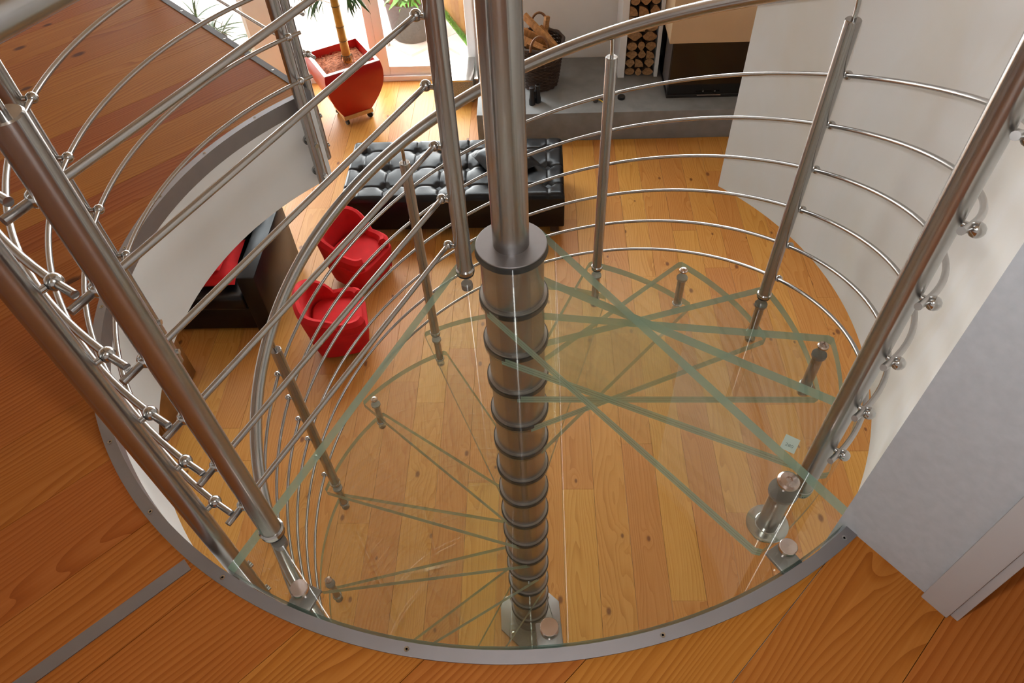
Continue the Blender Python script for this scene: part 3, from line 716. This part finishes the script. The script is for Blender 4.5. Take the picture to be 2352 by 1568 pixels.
# small red tub chairs
def tub_chair(X, Y, face, label):
    e = thing('tub_chair', X, Y, 0, face, label, 'armchair', 'small red tub chairs')
    W_, D_ = 0.235, 0.235
    def sup(a, rx, ry, p_=3.2):
        c, s = math.cos(a), math.sin(a); k_ = (abs(c/rx)**p_+abs(s/ry)**p_)**(-1/p_); return (k_*c, k_*s)
    # base block
    mb = MB(); n = 40; lv = [(0.045, 0.182), (0.06, 0.188), (0.15, 0.203), (0.24, 0.215), (0.262, 0.212), (0.27, 0.20)]
    for zz, rr in lv:
        for i in range(n): x_, y_ = sup(2*pi*i/n, rr, rr, 5.5); mb.v.append((x_, y_, zz))
    for k_ in range(len(lv)-1):
        for i in range(n): j = (i+1) % n; mb.face((k_*n+i, k_*n+j, (k_+1)*n+j, (k_+1)*n+i), 0, True)
    mb.face([i for i in range(n-1, -1, -1)]); mb.face([(len(lv)-1)*n+i for i in range(n)])
    mb.obj('base', 'redfab', e)
    # wrap-round shell: back is local -x, open towards +x
    mb = MB(); na = 44; a0, a1 = rad(37), rad(323)
    prof = 10
    for i in range(na+1):
        a = a0+(a1-a0)*i/na
        bk_ = max(0.0, -math.cos(a))           # 1 at the back
        top = 0.365+0.185*bk_**0.7
        endf = min(1.0, min(i, na-i)/3.0)
        for j in range(prof+1):
            f = j/prof
            # outer side up, over the roll, inner side down
            if f < 0.5:
                q = f/0.5; zz = 0.055+(top-0.03-0.055)*q; fl_ = 0.012+0.05*min(1, bk_*1.3); rr = 0.197+fl_*q**0.8
            elif f < 0.75:
                q = (f-0.5)/0.25; zz = top-0.03+0.03*math.sin(pi*q); rr = 0.197+fl_-0.062*q
            else:
                q = (f-0.75)/0.25; zz = top-0.03-(top-0.03-0.24)*q; rr = 0.135+fl_-0.012*q
            x_, y_ = sup(a, rr, rr, 5.0 if math.cos(a) > 0 else 5.0-2.4*bk_); mb.v.append((x_, y_, zz))
    P1 = prof+1
    for i in range(na):
        for j in range(prof): b = i*P1+j; mb.face((b, b+P1, b+P1+1, b+1), 0, True)
    mb.face([j for j in range(P1)]); mb.face([na*P1+j for j in range(P1-1, -1, -1)])
    mb.obj('shell', 'redfab', e)
    mb = MB(); lv = [(0.268, 0.175), (0.290, 0.182), (0.304, 0.172), (0.310, 0.12), (0.312, 0.0005)]
    for zz, rr in lv:
        for i in range(n): x_, y_ = sup(2*pi*i/n, rr, rr); mb.v.append((x_+0.012, y_, zz))
    for k_ in range(len(lv)-1):
        for i in range(n): j = (i+1) % n; mb.face((k_*n+i, k_*n+j, (k_+1)*n+j, (k_+1)*n+i), 0, True)
    mb.obj('seat_cushion', 'redfab', e)
    fm = MB().lathe([(0.014, 0), (0.018, 0.045)], 12).mesh('foot', 'plastic')
    for sx in (-1, 1):
        for sy in (-1, 1): inst('foot', fm, e, (0.12*sx, 0.12*sy, 0))
    return e
tub_chair(-1.36, 2.76, -30, 'small red fabric tub chair in front of the tufted bench')
tub_chair(-1.40, 2.06, 14, 'small red fabric tub chair beside the black sofa')

# sofa
so = thing('leather_sofa', -3.95, 2.13, 0, 0, 'black leather sofa half hidden under the slab edge', 'sofa')
SW, SD = 2.02, 0.86
MB().box(0.0, SW-0.14, 0.03, SD, 0.03, 0.26).obj('base', 'leather', so, 0.02)
for i in range(2): MB().box(0.14+i*0.87, 0.14+(i+1)*0.87-0.005, 0.0, SD-0.2, 0.262, 0.40).obj('seat_cushion', 'leather', so, 0.03, 3)
MB().box(0.14, SW-0.14, SD-0.19, SD, 0.262, 0.72).obj('backrest', 'leather', so, 0.04, 3)
for x_ in (0.0, SW-0.135): MB().box(x_, x_+0.135, 0.0, SD, 0.03, 0.60).obj('arm', 'leather', so, 0.014)
pf = MB().box(-0.03, 0.03, -0.03, 0.03, 0, 0.03).mesh('foot', 'plastic')
for x_ in (0.08, SW-0.08):
    for y_ in (0.08, SD-0.08): inst('foot', pf, so, (x_, y_, 0))
rc = pillow(0.50, 0.46, 0.13, None).obj('red_cushion', 'redfab'); rc.location = rw(-2.40, 2.43, 0.455); rc.rotation_euler = (rad(3), rad(-2), RHO+rad(4)); tag(rc, 'red velvet cushion lying flat on the black sofa seat', 'cushion')
rc = pillow(0.44, 0.44, 0.14, None).obj('red_cushion', 'redfab'); rc.location = rw(-2.42, 2.47, 0.575); rc.rotation_euler = (rad(-4), rad(4), RHO+rad(-3)); tag(rc, 'red cushion resting on top of another red sofa cushion', 'cushion')
rc = pillow(0.42, 0.42, 0.15, None, 14, lambda i, j: 1 if 4 <= i <= 7 and 2 <= j <= 5 else 0).obj('leather_cushion', ['leather', 'redfab']); rc.location = rw(-2.40, 2.66, 0.62); rc.rotation_euler = (rad(62), 0, RHO+rad(4)); tag(rc, 'black leather cushion leaning behind the red sofa cushions', 'cushion')
# wooden cabinet under the slab
cb = thing('wooden_cabinet', -2.93, 1.20, 0, 0, 'plain brown wooden cabinet under the slab edge', 'cabinet')
MB().box(0, 0.47, 0, 0.58, 0.0, 0.86).obj('carcass', 'cabinet', cb, 0.003); MB().box(-0.01, 0.48, -0.01, 0.59, 0.861, 0.885).obj('top', 'cabinet', cb, 0.003)
MB().box(0.01, 0.46, -0.018, -0.0005, 0.04, 0.845).obj('door', 'cabinet', cb, 0.002)

# planter, dolly, bamboo
PX, PY, PR = -1.80, 5.10, 31
dl = thing('planter_dolly', PX, PY, 0, PR, 'light wooden dolly on black castors under the red planter', 'dolly')
MB().box(-0.155, 0.155, -0.155, 0.155, 0.062, 0.105).obj('board', 'pallet', dl, 0.003)
cst = MB().lathe([(0.012, -0.012), (0.030, -0.012), (0.032, 0), (0.030, 0.012), (0.012, 0.012)], 20, (0, 0, 0.032), 0, Matrix.Rotation(rad(90), 4, 'X')); cst.box(-0.008, 0.008, -0.017, 0.017, 0.03, 0.061); cm = cst.mesh('castor', 'plastic')
for sx in (-1, 1):
    for sy in (-1, 1): inst('castor', cm, dl, (0.125*sx, 0.125*sy, 0), (0, 0, sx*0.4+sy))
pl = thing('planter', PX, PY, 0.106, PR, 'tall square red planter with curved sides and a pale rim', 'planter')
PH = 0.53
def prof(t): return 0.148+0.142*math.sin(min(1, t/0.82)*pi/2)-0.012*max(0, (t-0.82)/0.18)**2
mb = MB(); NV = 16; lev = [i/NV for i in range(NV+1)]
for i in range(4):
    b0 = len(mb.v)
    for t in lev:
        r = prof(t); c = [(-r, -r), (r, -r), (r, r), (-r, r)]
        for q in (c[i], c[(i+1) % 4]): mb.v.append((q[0], q[1], PH*t))
    for k_ in range(NV): b = b0+2*k_; mb.face((b, b+1, b+3, b+2), 0, True)
rt = prof(1.0); ri = rt-0.034
b0 = len(mb.v); mb.v += [(-.148, -.148, 0), (.148, -.148, 0), (.148, .148, 0), (-.148, .148, 0)]; mb.face((b0+3, b0+2, b0+1, b0))
for i in range(4):
    s_ = [(-1, -1), (1, -1), (1, 1), (-1, 1)]; p0, p1 = s_[i], s_[(i+1) % 4]; b0 = len(mb.v)
    mb.v += [(p0[0]*ri, p0[1]*ri, PH), (p1[0]*ri, p1[1]*ri, PH), (p1[0]*(ri-0.02), p1[1]*(ri-0.02), PH-0.16), (p0[0]*(ri-0.02), p0[1]*(ri-0.02), PH-0.16)]
    mb.face((b0+3, b0+2, b0+1, b0))
mb.obj('body', 'redlac', pl)
mb = MB(); s_ = [(-1, -1), (1, -1), (1, 1), (-1, 1)]
for z_ in (PH-0.003, PH+0.003):
    mb.v += [(a_*(rt+0.001), b_*(rt+0.001), z_) for a_, b_ in s_]; mb.v += [(a_*ri, b_*ri, z_) for a_, b_ in s_]
for i in range(4):
    j = (i+1) % 4; mb.face((8+i, 8+j, 12+j, 12+i)); mb.face((i, j, 8+j, 8+i)); mb.face((4+j, 4+i, 12+i, 12+j))
mb.obj('rim', 'pinkrim', pl)
mb = MB(); n = 26; w_ = ri-0.004; rn = random.Random(5)
for j in range(n+1):
    for i in range(n+1):
        a_ = -w_+2*w_*i/n; b_ = -w_+2*w_*j/n; edge = 1 if i in (0, n) or j in (0, n) else 0
        mb.v.append((a_, b_, PH-0.075+0.02*math.exp(-(a_*a_+b_*b_)/0.03)+rn.uniform(-0.006, 0.006)-(0.06 if edge else 0)))
for j in range(n):
    for i in range(n): b = j*(n+1)+i; mb.face((b, b+1, b+n+2, b+n+1), 0, False)
rn = random.Random(8)
for i in range(260):
    a_, b_ = rn.uniform(-w_, w_)*0.9, rn.uniform(-w_, w_)*0.9; t_ = rn.uniform(0, pi); L = rn.uniform(0.02, 0.07); z_ = PH-0.066+0.02*math.exp(-(a_*a_+b_*b_)/0.03)
    mb.tube([(a_, b_, z_), (a_+L*0.5*math.cos(t_), b_+L*0.5*math.sin(t_), z_+0.008), (a_+L*math.cos(t_+.4), b_+L*math.sin(t_+.4), z_+0.002)], 0.0013, 4)
mu = mb.obj('coir_mulch', 'coir'); mu.location = pl.location; mu.rotation_euler = pl.rotation_euler; tag(mu, 'reddish brown coir mulch filling the red planter', 'mulch', None, 'stuff')
ba = thing('bamboo_plant', PX+0.05, PY-0.0, 0.106+PH-0.075, 0, 'thick yellow bamboo cane with hanging narrow leaves in the red planter', 'plant')
ZL = 1.75; cane = MB(); pr = []
nodes = [0.09, 0.235, 0.37, 0.56, 0.78, 1.02, 1.28, 1.55]
zz = 0.0
while zz <= ZL:
    r = 0.041-0.006*zz; near = min(abs(zz-q) for q in nodes)
    pr.append((r-(0.0025 if near < 0.006 else 0)+(0.002 if 0.006 <= near < 0.012 else 0), zz)); zz += 0.01
cane.lathe(pr, 20); cane.obj('cane', 'bamboo', ba)
for q in nodes:
    r = 0.041-0.006*q
    MB().lathe([(r+0.0005, q-0.004), (r+0.004, q), (r+0.0005, q+0.004)], 20, cap=False).obj('node_ring', 'node_', ba)
rt_ = MB(); rn = random.Random(9)
for i in range(36):
    a = rn.uniform(0, 360); c0 = cs(a, 0.04); c1 = cs(a+rn.uniform(-10, 10), 0.055); rt_.tube([(*c0, 0.088), (*c1, 0.08), (c1[0]*1.05, c1[1]*1.05, 0.055+rn.uniform(-.02, .01))], 0.002, 5)
o = rt_.obj('root_fringe', 'node_', ba); o['kind'] = 'stuff'
def leaf_mesh(L=0.16, w=0.011, n=6):
    mb = MB()
    for i in range(n+1):
        t = i/n; ww = w*math.sin(pi*min(1, 0.06+t*0.94))**0.7*(1-0.35*t); zc = -0.35*L*t*t; y_ = 0.0
        mb.v += [(t*L, -ww, zc+0.002), (t*L, 0, zc), (t*L, ww, zc+0.002)]
    for i in range(n):
        b = 3*i; mb.face((b, b+3, b+4, b+1), 0, True); mb.face((b+1, b+4, b+5, b+2), 0, True)
    return mb.mesh('leaf', 'leaf')
lfm = leaf_mesh(); rn = random.Random(21)
for (z0, az, L) in ((0.62, 190, 0.26), (0.66, 160, 0.30), (0.78, 200, 0.28), (0.70, 10, 0.26), (0.66, -20, 0.22), (0.80, 30, 0.30), (0.74, 60, 0.22), (0.95, 175, 0.26), (0.93, 350, 0.26), (0.80, 120, 0.24), (0.58, 172, 0.2)):
    p0 = Vector((*cs(az, 0.036), z0)); dirv = Vector((*cs(az, 1), 0.28)).normalized()
    tw = MB().tube([p0, p0+dirv*L*0.5, p0+dirv*L+Vector((0, 0, -0.05))], 0.003, 6).obj('twig', 'bamboo', ba)
    for i in range(12):
        t = rn.uniform(0.3, 1.0); q = p0+dirv*L*t+Vector((0, 0, -0.05*t*t)); s = rn.uniform(0.75, 1.25)
        inst('leaf', lfm, tw, q, (rn.uniform(-0.6, 0.6), rn.uniform(0.35, 1.25), rad(az)+rn.uniform(-1.2, 1.2)), (s, s, s))

# ------------------------------------------------------------------ TERRACE OUTSIDE
te = struct(empty('floor_terrace', (0, 0, FZ-0.02), RHO), 'pale stone terrace paving outside the glazed doors', 'floor')
tmh = MB().box(0.002, 0.398, 0.002, 0.398, -0.03, 0.0).mesh('paver', 'tile'); rn = random.Random(2)
D45 = Matrix.Rotation(rad(45), 3, 'Z')
for i in range(-12, 14):
    for j in range(-12, 14):
        q = D45 @ Vector((0.4*i, 0.4*j, 0)); X, Y = q.x-2.2, q.y+8.3
        if -6 < X < 1.5 and 6.22 < Y < 10.0: inst('paver', tmh, te, (X, Y, rn.uniform(-0.002, 0.002)), (0, 0, rad(45)))
o = MB().box(-14, 14, 5.93, 30, -0.08, -0.031).obj('bedding', 'tile', te)
def pot_plant():
    sp = thing('stone_pot', -1.37, 6.80, -0.02, 0, 'large round speckled stone pot on the terrace', 'pot')
    MB().lathe([(0.225, 0), (0.24, 0.01), (0.282, 0.42), (0.287, 0.44), (0.262, 0.44), (0.252, 0.38), (0.001, 0.38)], 48, cap=False).obj('pot', 'stone', sp)
    MB().lathe([(0.25, 0.385), (0.2, 0.395), (0.001, 0.40)], 32, cap=False).obj('soil', 'coir', sp)
    lv = thing('potted_herb', -1.37, 6.80, 0.385, 0, 'bright green leafy plant growing in the stone pot', 'plant')
    MB().lathe([(0.02, 0), (0.012, 0.06)], 10).obj('stem', 'leafb', lv)
    lm2 = leaf_mesh(0.15, 0.02, 5); lm2.materials.clear(); lm2.materials.append(M['leafb']); rn = random.Random(31)
    for i in range(150):
        a = rn.uniform(0, 360); r = rn.uniform(0.0, 0.2); s = rn.uniform(0.7, 1.2)
        inst('leaf', lm2, lv, (*cs(a, r), 0.05+rn.uniform(0, 0.07)), (rn.uniform(-.5, .5), rn.uniform(-0.9, 0.5), rad(a)+rn.uniform(-.7, .7)), (s, s, s))
pot_plant()
# spiky plants outside the left window
def spiky(X, Y, label, hts, seed):
    e = thing('spiky_plant', X, Y, -0.02, 0, label, 'plant', 'spiky plants outside the window')
    rn = random.Random(seed)
    lm3 = leaf_mesh(0.34, 0.015, 7); lm3.materials.clear(); lm3.materials.append(M['leafd'])
    MB().lathe([(0.10, 0), (0.12, 0.20), (0.105, 0.20), (0.10, 0.17), (0.001, 0.17)], 24, cap=False).obj('pot', 'stone', e)
    for h_, az, tl in hts:
        d = Vector((math.sin(rad(tl))*math.cos(rad(az)), math.sin(rad(tl))*math.sin(rad(az)), math.cos(rad(tl))))
        t_ = MB().tube([(0, 0, 0.16), d*h_*0.6+Vector((0, 0, 0.16)), d*h_+Vector((0, 0, 0.16))], 0.010, 8, rs=[0.011, 0.009, 0.007]).obj('stem', 'node_', e)
        for i in range(24):
            s = rn.uniform(0.6, 1.15); inst('leaf', lm3, t_, d*h_+Vector((0, 0, 0.16-0.004*i*0.3)), (rn.uniform(-.4, .4), rn.uniform(-1.3, 0.35), i*2.4+rn.uniform(-.3, .3)), (s, s, s))
spiky(-3.56, 6.45, 'tall spiky green plant with several stems outside the left window', [(0.13, 0, 0), (0.32, 185, 26), (0.16, 330, 42)], 4)
spiky(-3.02, 6.50, 'short spiky green plant beside the white window frame', [(0.04, 160, 10), (0.10, 200, 55)], 6)
# board fence with a grass edge beyond the terrace
fe = thing('board_fence', -0.83, 6.88, -0.05, 114, 'orange wooden board fence at the edge of the terrace', 'fence')
fb = MB().box(0, 0.138, -0.02, 0, 0, 1.7).mesh('fence_board', 'fence')
for i in range(10): inst('fence_board', fb, fe, (-0.45+0.14*i, 0, 0.04))
for i in (0, 5, 9): MB().box(-0.45+0.14*i, -0.38+0.14*i, -0.09, -0.021, 0, 1.7).obj('fence_post', 'fence', fe)
MB().box(-0.45, 0.95, -0.05, -0.021, 0.5, 0.58).obj('fence_rail', 'fence', fe)
gr = MB(); rn = random.Random(12)
for i in range(1500):
    X = rn.uniform(-0.45, 0.95); Y = rn.uniform(0.01, 0.06); h_ = rn.uniform(0.02, 0.06); a = rn.uniform(0, 2*pi); b = len(gr.v)
    gr.v += [(X-0.004*math.cos(a), Y-0.004*math.sin(a), 0), (X+0.004*math.cos(a), Y+0.004*math.sin(a), 0), (X+rn.uniform(-.02, .02), Y+rn.uniform(-.02, .02), h_)]; gr.face((b, b+1, b+2))
gr.box(-0.45, 0.95, 0.004, 0.065, -0.02, 0.012)
go = gr.obj('grass_edge', 'grass'); go.location = fe.location+Vector((0, 0, 0.03)); go.rotation_euler = fe.rotation_euler; tag(go, 'narrow strip of green grass along the board fence', 'grass', None, 'stuff')
